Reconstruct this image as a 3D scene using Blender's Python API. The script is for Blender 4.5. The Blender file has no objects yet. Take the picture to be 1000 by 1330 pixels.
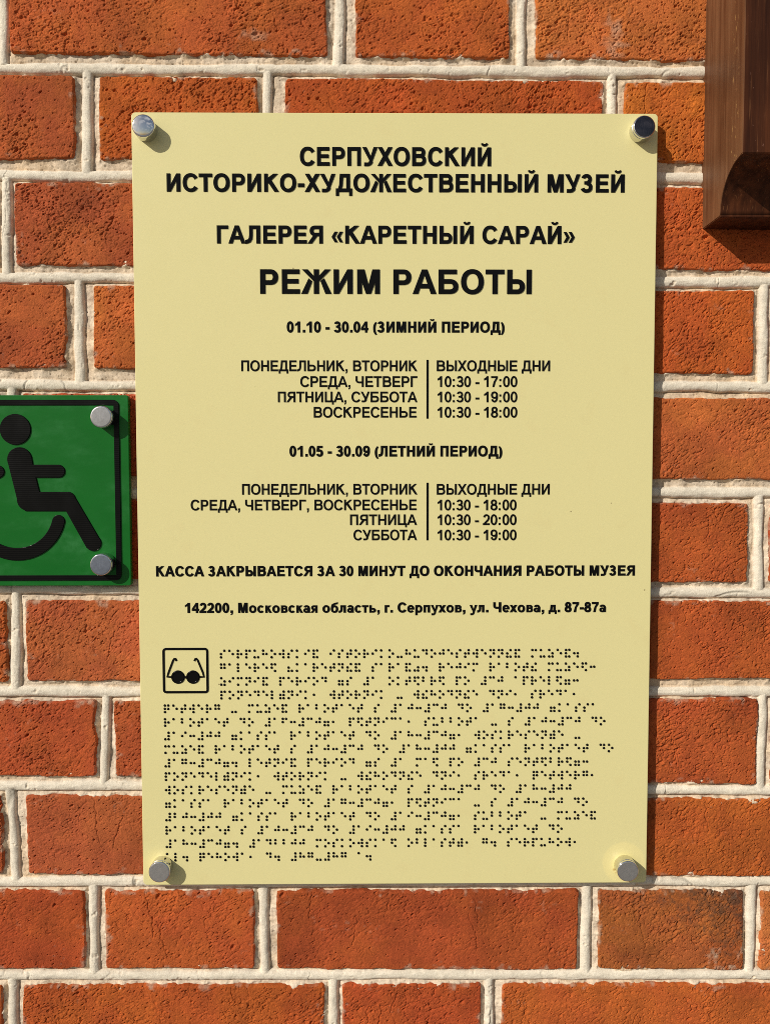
import bpy, bmesh, math, random
import numpy as np
from mathutils import Vector, Matrix
from mathutils.geometry import delaunay_2d_cdt

# ------------------------------------------------------------------ camera, sky, sun, exposure
# Wall face is the plane y = 0, it faces -y.  Plaque centre is at x = 0, z = ZC.  Millimetres in the
# builders below (x right, d = distance in front of the wall face, z up from the plaque centre).
MM = 0.001
ZC = 1.55
scene = bpy.context.scene
col = scene.collection

CAM = (-13.1, -631.7, 26.55)
PITCH, YAW, ROLL = -0.0484202, -0.0080942, 0.00083441
FPX = 1040.0
def cam_matrix():
    cp, sp = math.cos(PITCH), math.sin(PITCH); cy, sy = math.cos(YAW), math.sin(YAW)
    cr, sr = math.cos(ROLL), math.sin(ROLL)
    Rz = np.array([[cy, -sy, 0], [sy, cy, 0], [0, 0, 1]])
    Rx = np.array([[1, 0, 0], [0, cp, -sp], [0, sp, cp]])
    Ry = np.array([[cr, 0, sr], [0, 1, 0], [-sr, 0, cr]])
    return Rz @ Rx @ Ry
RC = cam_matrix()
cam = bpy.data.cameras.new('camera')
cam_ob = bpy.data.objects.new('camera', cam); col.objects.link(cam_ob)
cam.sensor_fit = 'VERTICAL'; cam.sensor_height = 24.0
cam.lens = 24.0 * FPX / 1330.0
cam.clip_start = 0.01; cam.clip_end = 400.0
r, f, u = RC[:, 0], RC[:, 1], RC[:, 2]
cam_ob.matrix_world = Matrix(((r[0], u[0], -f[0], CAM[0]*MM), (r[1], u[1], -f[1], CAM[1]*MM),
                              (r[2], u[2], -f[2], CAM[2]*MM + ZC), (0, 0, 0, 1)))
scene.camera = cam_ob

SUN_TO = Vector((-10.4, -10.0, 8.1)).normalized()
elev = math.asin(SUN_TO.z); rotz = math.atan2(SUN_TO.x, SUN_TO.y)
world = bpy.data.worlds.new('World'); scene.world = world; world.use_nodes = True
nt = world.node_tree; nt.nodes.clear()
wo = nt.nodes.new('ShaderNodeOutputWorld'); bg = nt.nodes.new('ShaderNodeBackground')
sky = nt.nodes.new('ShaderNodeTexSky'); sky.sky_type = 'NISHITA'; sky.sun_disc = False
sky.sun_elevation = elev; sky.sun_rotation = rotz % (2*math.pi); sky.air_density = 1.2; sky.dust_density = 1.5
tc = nt.nodes.new('ShaderNodeTexCoord')
cn = nt.nodes.new('ShaderNodeTexNoise'); cn.inputs['Scale'].default_value = 8.0
cn.inputs['Detail'].default_value = 7; cn.inputs['Roughness'].default_value = 0.58
cr_ = nt.nodes.new('ShaderNodeValToRGB'); cr_.color_ramp.elements[0].position = 0.51; cr_.color_ramp.elements[1].position = 0.60
mx = nt.nodes.new('ShaderNodeMix'); mx.data_type = 'RGBA'; mx.inputs[7].default_value = (10.0, 10.2, 10.6, 1)
nt.links.new(tc.outputs['Generated'], cn.inputs['Vector']); nt.links.new(cn.outputs['Fac'], cr_.inputs['Fac'])
nt.links.new(cr_.outputs['Color'], mx.inputs[0]); nt.links.new(sky.outputs['Color'], mx.inputs[6])
nt.links.new(mx.outputs[2], bg.inputs['Color']); bg.inputs['Strength'].default_value = 0.05
nt.links.new(bg.outputs['Background'], wo.inputs['Surface'])

sun = bpy.data.lights.new('sun', 'SUN'); sun.energy = 3.75; sun.angle = math.radians(0.53); sun.color = (1.0, 0.95, 0.86)
sun_ob = bpy.data.objects.new('sun', sun); col.objects.link(sun_ob)
sun_ob.rotation_euler = SUN_TO.to_track_quat('Z', 'Y').to_euler(); sun_ob.location = (-3, -3, 4)

vs = scene.view_settings
vs.view_transform = 'Standard'; vs.look = 'None'; vs.gamma = 1.0; vs.exposure = 0.0; vs.use_curve_mapping = False
scene.cycles.use_denoising = False
scene.cycles.pixel_filter_type = 'BLACKMAN_HARRIS'; scene.cycles.filter_width = 0.85

# ------------------------------------------------------------------ helpers
def at(px, py, d=0.0):
    """point of the plane d mm in front of the wall that the photograph shows at (px, py) -> x, z in mm"""
    v = RC @ np.array([(px-500)/FPX, 1.0, (665-py)/FPX])
    t = (-d - CAM[1]) / v[1]
    return CAM[0] + t*v[0], CAM[2] + t*v[2]

def link(name, me, mat, parent=None):
    o = bpy.data.objects.new(name, me); col.objects.link(o)
    if mat is not None:
        for m in (mat if isinstance(mat, (list, tuple)) else [mat]): me.materials.append(m)
    if parent is not None: o.parent = parent
    return o

def thing(name, label, cat, loc):
    o = bpy.data.objects.new(name, None); col.objects.link(o); o.location = loc
    o.empty_display_size = 0.02
    o['label'] = label; o['category'] = cat
    return o

def lin(c):
    return tuple(((x/255.)/12.92 if x/255. <= .04045 else ((x/255.+.055)/1.055)**2.4) for x in c)

def new_mat(name):
    m = bpy.data.materials.new(name); m.use_nodes = True
    t = m.node_tree; b = t.nodes['Principled BSDF']
    return m, t, b
def N(t, typ, **kw):
    n = t.nodes.new(typ)
    for k, v in kw.items():
        if k in n.inputs: n.inputs[k].default_value = v
        else: setattr(n, k, v)
    return n
def noise_node(t, vec, scale, detail=4, rough=.55):
    n = N(t, 'ShaderNodeTexNoise'); n.inputs['Scale'].default_value = scale
    n.inputs['Detail'].default_value = detail; n.inputs['Roughness'].default_value = rough
    t.links.new(vec, n.inputs['Vector']); return n
def ramp(t, src, p0, p1, c0=(0, 0, 0, 1), c1=(1, 1, 1, 1)):
    n = N(t, 'ShaderNodeValToRGB'); e = n.color_ramp.elements
    e[0].position, e[1].position = p0, p1; e[0].color, e[1].color = c0, c1
    t.links.new(src, n.inputs['Fac']); return n
def mixc(t, fac, a, b, mode='MIX'):
    n = N(t, 'ShaderNodeMix'); n.data_type = 'RGBA'; n.blend_type = mode
    for i, v in ((0, fac), (6, a), (7, b)):
        if hasattr(v, 'is_output'): t.links.new(v, n.inputs[i])
        else: n.inputs[i].default_value = v
    return n.outputs[2]
def bump(t, b, src, strength, dist):
    n = N(t, 'ShaderNodeBump'); n.inputs['Strength'].default_value = strength; n.inputs['Distance'].default_value = dist
    t.links.new(src, n.inputs['Height']); t.links.new(n.outputs['Normal'], b.inputs['Normal']); return n

# lattice noise on arrays -----------------------------------------------------
def _h(ix, iz, seed):
    a = (ix.astype(np.int64)*374761393 + iz.astype(np.int64)*668265263 + int(seed)*2246822519) & 0xFFFFFFFF
    a = ((a ^ (a >> 13))*1274126177) & 0xFFFFFFFF
    a = ((a ^ (a >> 16))*2246822519) & 0xFFFFFFFF
    return ((a ^ (a >> 15)) & 0xFFFFFF) / float(0xFFFFFF)
def vn(x, z, lam, seed):
    """smooth noise -1..1 with feature size lam (mm)"""
    x = x/lam; z = z/lam
    ix = np.floor(x); iz = np.floor(z); fx = x-ix; fz = z-iz
    fx = fx*fx*fx*(fx*(fx*6-15)+10); fz = fz*fz*fz*(fz*(fz*6-15)+10)
    a = _h(ix, iz, seed); b = _h(ix+1, iz, seed); c = _h(ix, iz+1, seed); d = _h(ix+1, iz+1, seed)
    return 2*((a*(1-fx)+b*fx)*(1-fz) + (c*(1-fx)+d*fx)*fz) - 1
def pits(x, z, cell, seed, prob, rmin, rmax, ang=0.0, elong=1.0):
    """0..1 depth mask of scattered holes; prob may be an array"""
    ca, sa = math.cos(ang), math.sin(ang)
    ix = np.floor(x/cell); iz = np.floor(z/cell); out = np.zeros_like(x)
    for dx in (-1, 0, 1):
        for dz in (-1, 0, 1):
            jx, jz = ix+dx, iz+dz
            px = (jx + _h(jx, jz, seed+1))*cell; pz = (jz + _h(jx, jz, seed+2))*cell
            rr = rmin + (rmax-rmin)*_h(jx, jz, seed+3)**2.5
            on = _h(jx, jz, seed+4) < prob
            ux = (x-px)*ca + (z-pz)*sa; uz = -(x-px)*sa + (z-pz)*ca
            q = np.sqrt((ux/elong)**2 + uz**2)/rr
            out = np.maximum(out, np.where(on, np.clip(1.35-q, 0, 1), 0))
    return out

class Grid:
    """collects heightfield patches into one mesh"""
    def __init__(s): s.v = []; s.q = []; s.c = []; s.n = 0
    def add(s, X, D, Z, C, keep=None):
        nz, nx = X.shape
        v = np.stack([X, -D, Z], -1).reshape(-1, 3)*MM
        i = np.arange(nz*nx).reshape(nz, nx)
        q = np.stack([i[:-1, :-1], i[:-1, 1:], i[1:, 1:], i[1:, :-1]], -1).reshape(-1, 4)
        if keep is not None:
            k = keep[:-1, :-1] | keep[:-1, 1:] | keep[1:, 1:] | keep[1:, :-1]
            q = q[k.reshape(-1)]
            if not len(q): return
            used = np.unique(q); remap = np.full(nz*nx, -1); remap[used] = np.arange(len(used))
            v = v[used]; C = C.reshape(-1, 3)[used]; q = remap[q]
        s.v.append(v); s.q.append(q+s.n); s.c.append(C.reshape(-1, 3)); s.n += len(v)
    def mesh(s, name):
        v = np.concatenate(s.v).astype(np.float32); q = np.concatenate(s.q).astype(np.int32); c = np.concatenate(s.c)
        me = bpy.data.meshes.new(name)
        me.vertices.add(len(v)); me.vertices.foreach_set('co', v.ravel())
        me.loops.add(q.size); me.loops.foreach_set('vertex_index', q.ravel())
        me.polygons.add(len(q)); me.polygons.foreach_set('loop_start', np.arange(0, q.size, 4, dtype=np.int32))
        me.update(calc_edges=True)
        me.polygons.foreach_set('use_smooth', np.ones(len(q), dtype=bool))
        at_ = me.color_attributes.new('clay', 'FLOAT_COLOR', 'POINT')
        at_.data.foreach_set('color', np.concatenate([c, np.ones((len(c), 1))], 1).astype(np.float32).ravel())
        me.update(); me.validate(); return me

# ------------------------------------------------------------------ ground
gm, t, b = new_mat('pavement_concrete')
g = N(t, 'ShaderNodeNewGeometry'); n1 = noise_node(t, g.outputs['Position'], 6, 6)
cb = ramp(t, n1.outputs['Fac'], .3, .7, (.15, .146, .14, 1), (.21, .204, .192, 1))
t.links.new(cb.outputs['Color'], b.inputs['Base Color']); b.inputs['Roughness'].default_value = .9
me = bpy.data.meshes.new('pavement')
me.from_pydata([(-120, -160, 0), (120, -160, 0), (120, .05, 0), (-120, .05, 0)], [], [(0, 1, 2, 3)])
gr = link('pavement', me, gm); gr['kind'] = 'structure'

# ------------------------------------------------------------------ brick wall
# courses: (top L, bottom L) measured near x=100 and (top R, bottom R) near x=900 of the photograph,
# then the bricks' left/right ends and the joints' bead positions
ROWS = [
 ((-38, 68), (-30, 78), [(-620,-245),(-210,-12),(12,424),(462,661),(696,1100),(1135,1335)], [(-228,-228),(3,3),(444,439),(677,677),(1117,1117)]),
 ((98, 206), (106, 210), [(-545,-345),(-310,96),(129,334),(370,783),(811,1012),(1045,1450)], [(-328,-328),(112,112),(347,346),(796,795),(1028,1028)]),
 ((237, 344), (243, 350), [(-620,-245),(-210,-4),(20,425),(460,660),(695,1095),(1130,1330)], [(-228,-228),(8,7),(442,442),(677,677),(1112,1112)]),
 ((370, 478), (377, 485), [(-545,-345),(-315,85),(122,328),(362,742),(774,979),(1006,1400)], [(-328,-328),(101,103),(345,345),(758,758),(994,992)]),
 ((511, 617), (517, 622), [(-600,-210),(-178,0),(30,430),(455,655),(690,1090),(1125,1330)], [(-194,-194),(14,14),(442,442),(672,672),(1108,1108)]),
 ((648, 752), (653, 756), [(-545,-345),(-315,95),(128,330),(362,740),(770,971),(1000,1400)], [(-328,-328),(112,112),(346,346),(755,755),(986,986)]),
 ((780, 885), (781, 882), [(-590,-210),(-180,8),(34,430),(460,655),(690,1095),(1128,1330)], [(-195,-195),(20,19),(445,445),(672,672),(1112,1112)]),
 ((911, 1009), (908, 1018), [(-545,-320),(-290,124),(149,345),(375,760),(790,983),(1003,1400)], [(-305,-305),(138,133),(360,360),(775,775),(992,988)]),
 ((1034, 1136), (1038, 1138), [(-590,-210),(-180,2),(35,430),(460,655),(690,1090),(1120,1330)], [(-195,-195),(12,20),(445,445),(672,672),(1105,1105)]),
 ((1158, 1258), (1158, 1260), [(-520,-320),(-290,110),(137,330),(360,750),(777,965),(988,1390)], [(-305,-305),(121,122),(342,344),(762,761),(977,975)]),
 ((1281, 1385), (1279, 1383), [(-590,-210),(-180,4),(31,421),(445,624),(652,1010),(1040,1330)], [(-195,-195),(15,17),(433,434),(635,636),(1025,1025)]),
]
BEDS = [(-52, -47), (87, 92), (227, 229), (360, 365), (500, 502), (640, 640), (766, 770), (899, 899), (1022, 1027), (1147, 1147), (1269, 1268), (1400, 1396)]
TINT = {  # colour of the clay, as it looks in the sun
 (0,2):(178,82,40),(0,3):(176,80,36),(0,4):(184,92,46),
 (1,1):(168,76,40),(1,2):(176,80,32),(1,3):(174,74,32),(1,4):(188,92,36),
 (2,2):(166,76,42),(2,3):(178,78,38),(2,4):(180,78,36),
 (3,1):(170,78,42),(3,2):(184,90,44),(3,4):(178,78,34),
 (4,2):(175,72,40),(4,4):(178,86,44),
 (5,2):(172,66,34),(5,4):(170,74,36),
 (6,1):(176,80,40),(6,2):(178,84,48),(6,4):(172,76,36),
 (7,1):(170,72,38),(7,2):(170,76,40),(7,4):(166,72,36),
 (8,1):(160,68,36),(8,2):(172,80,46),(8,4):(174,80,35),
 (9,1):(170,70,34),(9,2):(170,74,36),(9,3):(160,68,34),(9,4):(160,80,40),(9,5):(178,92,50),
 (10,1):(172,76,36),(10,2):(176,78,34),(10,3):(170,70,34),(10,4):(176,80,36)}
ROUGH = {(0,2):.62,(0,3):.7,(0,4):.7,(1,1):.65,(1,2):.85,(1,3):.9,(1,4):.85,(2,2):.68,(2,4):.75,(3,1):.72,(3,2):.8,(3,4):.75,
 (4,4):.6,(5,4):.75,(6,2):.65,(6,4):.8,(7,1):.72,(7,4):.75,(8,2):.55,(8,4):.7,(9,1):.6,(9,2):.5,(9,3):.45,(9,4):.8,(9,5):.8,(10,2):.75,(10,3):.75,(10,4):.7}
rng = random.Random(11)

class Lin:
    def __init__(s, c, m): s.c = c; s.m = m
    def __call__(s, x): return s.c + s.m*x
def line_z(pL, pR):
    (xa, za), (xb, zb) = at(100, pL), at(900, pR)
    m = (zb-za)/(xb-xa); return Lin(za-m*xa, m)
bricks = []     # dict: corners (mm), tint, rough, key
vbeads = []     # x top, z top, x bottom, z bottom
bedf = [line_z(*p) for p in BEDS]
for ri, (L, Rr, bs, jo) in enumerate(ROWS):
    zt, zb = line_z(L[0], Rr[0]), line_z(L[1], Rr[1])
    ymid = (L[0]+L[1])/2
    for bi, (a, c) in enumerate(bs):
        x0t, x0b = at(a, L[0])[0], at(a, L[1])[0]; x1t, x1b = at(c, Rr[0])[0], at(c, Rr[1])[0]
        # measured ends are true at mid height: keep the brick upright there
        x0 = at(a, ymid)[0]; x1 = at(c, ymid)[0]
        bricks.append(dict(x0=x0+(0), x1=x1, zt0=zt(x0), zt1=zt(x1), zb0=zb(x0), zb1=zb(x1),
                           tint=TINT.get((ri, bi)), rough=ROUGH.get((ri, bi)), key=(ri, bi)))
    for (a, c) in jo:
        vbeads.append((at(a, L[0])[0], bedf[ri](at(a, L[0])[0]), at(c, L[1])[0], bedf[ri+1](at(c, L[1])[0])))
# the same wall carried on beyond the photograph
XW, ZT, ZB = 1650.0, 1300.0, -ZC*1000
PITCHZ = 80.2
def outer_row(zc_top, zc_bot, k, x_from=-XW, x_to=XW, skip=None):
    x = x_from - rng.uniform(0, 200); head = (k % 2 == 0)
    while x < x_to:
        w = 119.0 if head else 244.0
        x0, x1 = x, x+w
        mid = (x0+x1)/2
        if skip is None or x1 < skip[0] or x0 > skip[1]:
            bricks.append(dict(x0=x0, x1=x1, zt0=zc_top(x0)-9, zt1=zc_top(x1)-9, zb0=zc_bot(x0)+9, zb1=zc_bot(x1)+9, tint=None, rough=None, key=None))
            vbeads.append((x1+9, zc_top(x1), x1+9, zc_bot(x1)))
        x = x1+18; head = not head
beds_out_top = []
k = 0
tops = [bedf[0]]
while tops[-1](0) < ZT:
    f0 = tops[-1]; f1 = Lin(f0.c+PITCHZ, f0.m*.8)
    outer_row(f1, f0, k); tops.append(f1); k += 1
bots = [bedf[-1]]
while bots[-1](0) > ZB:
    f0 = bots[-1]; f1 = Lin(f0.c-PITCHZ, f0.m*.8)
    outer_row(f0, f1, k); bots.append(f1); k += 1
for ri in range(len(ROWS)):
    mine = [q for q in bricks if q['key'] and q['key'][0] == ri]
    xl, xr = min(q['x0'] for q in mine), max(q['x1'] for q in mine)
    x = xr+18; head = False
    vbeads.append((xr+9, bedf[ri](xr), xr+9, bedf[ri+1](xr)))
    while x < XW:
        w = 119. if head else 244.
        bricks.append(dict(x0=x, x1=x+w, zt0=bedf[ri](x)-9, zt1=bedf[ri](x+w)-9, zb0=bedf[ri+1](x)+9, zb1=bedf[ri+1](x+w)+9, tint=None, rough=None, key=None))
        vbeads.append((x+w+9, bedf[ri](x+w), x+w+9, bedf[ri+1](x+w))); x += w+18; head = not head
    x = xl-18; head = True
    vbeads.append((xl-9, bedf[ri](xl), xl-9, bedf[ri+1](xl)))
    while x > -XW:
        w = 119. if head else 244.
        bricks.append(dict(x0=x-w, x1=x, zt0=bedf[ri](x-w)-9, zt1=bedf[ri](x)-9, zb0=bedf[ri+1](x-w)+9, zb1=bedf[ri+1](x)+9, tint=None, rough=None, key=None))
        vbeads.append((x-w-9, bedf[ri](x-w), x-w-9, bedf[ri+1](x-w))); x -= w+18; head = not head
beds = tops[::-1] + bedf[1:-1] + bots

# what lies behind the plaque, the green sign and outside the picture is built coarser
FX0, FZ1 = at(-8, -8); FX1, FZ0 = at(1008, 1338)
def is_fine(x0, x1, z0, z1):
    if x1 < FX0-12 or x0 > FX1+12 or z1 < FZ0-12 or z0 > FZ1+12: return False
    if x0 > -192 and x1 < 186 and z0 > -288 and z1 < 290: return False
    if x1 < -206 and z0 > -62 and z1 < 74: return False
    if x0 > 252 and z0 > 205: return False
    return True

BR = Grid()
for n, q in enumerate(bricks):
    fine = is_fine(q['x0'], q['x1'], min(q['zb0'], q['zb1']), max(q['zt0'], q['zt1']))
    res = 0.42 if fine else 5.5
    W = q['x1']-q['x0']; Hh = (q['zt0']+q['zt1']-q['zb0']-q['zb1'])/2
    ext = 1.6
    xs = np.linspace(-ext, W+ext, max(4, int((W+2*ext)/res))); zs = np.linspace(-ext, Hh+ext, max(4, int((Hh+2*ext)/res)))
    if fine:
        lo_z, hi_z = min(q['zb0'], q['zb1']), max(q['zt0'], q['zt1'])
        cuts = [(FX1+12, 1e9), (-1e9, FX0-12)]
        if lo_z > -291 and hi_z < 293: cuts.append((-190., 184.))
        if lo_z > -66 and hi_z < 78: cuts.append((-1e9, -210.))
        if lo_z > 215: cuts.append((256., 1e9))
        gxs = q['x0']+xs; hid = np.zeros(len(xs), bool)
        for a_, b_ in cuts: hid |= (gxs > a_) & (gxs < b_)
        hid[:6] = False; hid[-6:] = False
        xs = xs[~hid | (np.arange(len(xs)) % 13 == 0)]
        if lo_z < FZ0 or hi_z > FZ1:
            gz = lo_z+zs; hz_ = (gz < FZ0-10) | (gz > FZ1+10); hz_[:6] = False; hz_[-6:] = False
            zs = zs[~hz_ | (np.arange(len(zs)) % 13 == 0)]
    else:
        xs = np.concatenate([[-.9, .3, 1.5], np.arange(4, W-3, res), [W-1.5, W-.3, W+.9]]); zs = np.concatenate([[-.9, .3, 1.5], np.arange(4, Hh-3, res), [Hh-1.5, Hh-.3, Hh+.9]])
    lx, lz = np.meshgrid(xs, zs)
    s = lx/W; tt = lz/Hh
    Z = (q['zb0']*(1-s)+q['zb1']*s)*(1-tt) + (q['zt0']*(1-s)+q['zt1']*s)*tt
    X = q['x0'] + lx
    rr = q['rough'] if q['rough'] is not None else rng.uniform(.6, 1.15)
    sd = n*17+5
    # outline
    wob = .7*vn(X, Z, 17, sd+1) + .38*vn(X, Z, 5, sd+2) + .16*vn(X, Z, 2, sd+3)
    rc = 2.4
    qx = np.abs(lx-W/2)-(W/2-rc); qz = np.abs(lz-Hh/2)-(Hh/2-rc)
    d = rc - np.hypot(np.maximum(qx, 0), np.maximum(qz, 0)) - np.minimum(np.maximum(qx, qz), 0) + wob
    RE = 1.5 + .8*vn(X, Z, 9, sd+4)
    prof = np.where(d < RE, RE*.75*(1-np.sqrt(np.clip(1-(1-np.clip(d, 0, None)/RE)**2, 0, 1))), 0)
    # skin
    patch = np.clip(.55+.75*vn(X, Z, 32, sd+5)+.3*vn(X, Z, 11, sd+6), 0, 1)
    ru = rr*(.45+.75*patch)
    ang = .55 + .35*vn(X*0+q['x0'], Z*0+q['zb0'], 40, sd)
    ca, sa = np.cos(ang), np.sin(ang)
    ax = (X*ca+Z*sa)/2.2; az = -X*sa+Z*ca
    tear = np.clip(vn(ax, az, 1.05, sd+7)*.8+vn(ax*1.3, az, 2.6, sd+8)*.6-.05, -1, .06)
    area = np.clip(.5+.9*vn(X, Z, 20, sd+62)+.4*vn(X, Z, 6, sd+61), 0, 1.3)
    worm = np.clip(1-np.abs(vn(ax*1.3, az, 2.6, sd+60))*4.2, 0, 1)*np.clip((vn(X, Z, 2.6, sd+66)+.35*area-.2)*3.5, 0, 1)
    worm2 = np.clip(1-np.abs(vn(ax*1.2, az, 1.6, sd+63))*3.6, 0, 1)*np.clip((vn(X, Z, 1.8, sd+64)+.3*area-.18)*3, 0, 1)
    h = .5*vn(X, Z, 48, sd+9) + .25*vn(X, Z, 13, sd+10) + .07*vn(X, Z, 2.8, sd+12) + ru*(.85*area*tear + .12*vn(X, Z, .95, sd+11) - 1.5*worm - 1.0*worm2)
    p1 = pits(X, Z, 4.6, sd+13, .12*ru+.03, .28, .7, .55, 2.0)
    p2 = pits(X, Z, 2.2, sd+20, .20*ru+.04, .22, .46, .6, 1.9)
    p3 = pits(X, Z, 26., sd+30, .16, .6, 1.5, .6+rng.uniform(-.5, .5), 1.8)
    h = h - 1.9*p1 - 1.3*p2 - 2.0*p3
    # hairline cracks
    crack = np.zeros_like(X)
    if fine:
        for _ in range(rng.choice((1, 1, 2, 3, 4))):
            cx, cz = rng.uniform(8, W-8), (rng.uniform(.55, 1.0))*Hh; cl = rng.uniform(12, 40); nseg = int(cl/2.5)
            a = -math.pi/2 + rng.uniform(-.35, .35)
            for _k in range(nseg):
                a2 = a + rng.uniform(-.6, .6); ex, ez = cx+2.6*math.cos(a2), cz+2.6*math.sin(a2)
                vx, vz = ex-cx, ez-cz; L2 = vx*vx+vz*vz
                sel = (np.abs(lx-cx) < 5) & (np.abs(lz-cz) < 5)
                if sel.any():
                    tpar = np.clip(((lx[sel]-cx)*vx+(lz[sel]-cz)*vz)/L2, 0, 1)
                    dist = np.hypot(lx[sel]-cx-tpar*vx, lz[sel]-cz-tpar*vz)
                    crack[sel] = np.maximum(crack[sel], np.clip(1-dist/.62, 0, 1))
                cx, cz = ex, ez
    h = h - .8*crack
    D = h - prof - .25*(prof > 0)*0
    D = np.where(d < 0, D-np.clip(-d*9, 0, 9), D)
    # clay colour
    tint = q['tint'] or rng.choice(list(TINT.values()))
    base = np.array(lin(tint))*np.array([1.06, 1.25, 1.24])
    c = np.ones(X.shape+(3,))*base
    m1 = .55*vn(X, Z, 40, sd+40)+.35*vn(X, Z, 14, sd+41)+.25*vn(X, Z, 5, sd+42)
    c = c*(1+.30*m1)[..., None]
    hue = np.clip(.5+.9*vn(X, Z, 26, sd+43)+.4*vn(X, Z, 8, sd+44), 0, 1)[..., None]
    c = c*((1-hue)*np.array([.98, .95, .98]) + hue*np.array([1.03, 1.12, .98]))
    sp = vn(X, Z, 1.6, sd+45)*.5+vn(X, Z, .9, sd+46)*.5
    c = c*(1+.13*sp)[..., None]
    # lime film near the edges and in odd patches, mortar smears
    edge = np.clip(1-d/7, 0, 1)
    film = np.clip((edge*.9 + .75*vn(X, Z, 11, sd+50) + .5*vn(X, Z, 3, sd+51) - 1.0)*1.6, 0, 1)*.55
    film = np.maximum(film, np.clip((vn(X, Z, 17, sd+52)*.7+vn(X, Z, 2.5, sd+53)*.6-.88)*2, 0, 1)*.25)
    if q['key'] == (0, 4):
        gx, gz = at(800, 45); film = np.maximum(film, np.clip(1.1-np.hypot((X-gx)/9, (Z-gz)/17)+.6*vn(X, Z, 4, 3), 0, 1)*.42)
    if q['key'] == (0, 2):
        gx, gz = at(330, 46); film = np.maximum(film, np.clip(1.0-np.hypot((X-gx)/13, (Z-gz)/5)+.6*vn(X, Z, 4, 3), 0, 1)*.35)
    if q['key'] == (9, 4):
        gx, gz = at(928, 1242); film = np.maximum(film, np.clip(1.0-np.hypot((X-gx)/6, (Z-gz)/6)+.7*vn(X, Z, 3, 3), 0, 1)*.6)
    c = c*(1-film[..., None]) + film[..., None]*np.array([.52, .40, .29])
    if q['key'] == (9, 4):
        soot = np.clip((s-.62)*1.5 + (tt-.55)*1.2 + .3*vn(X, Z, 8, 9) + .5*vn(X, Z, 2.2, 8) + .25*vn(X, Z, 1., 7) - .02, 0, 1)*.7
        c = c*(1-soot[..., None]) + soot[..., None]*np.array([.055, .04, .028])
    BR.add(X, D, Z, np.clip(c, .004, .95))

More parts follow.
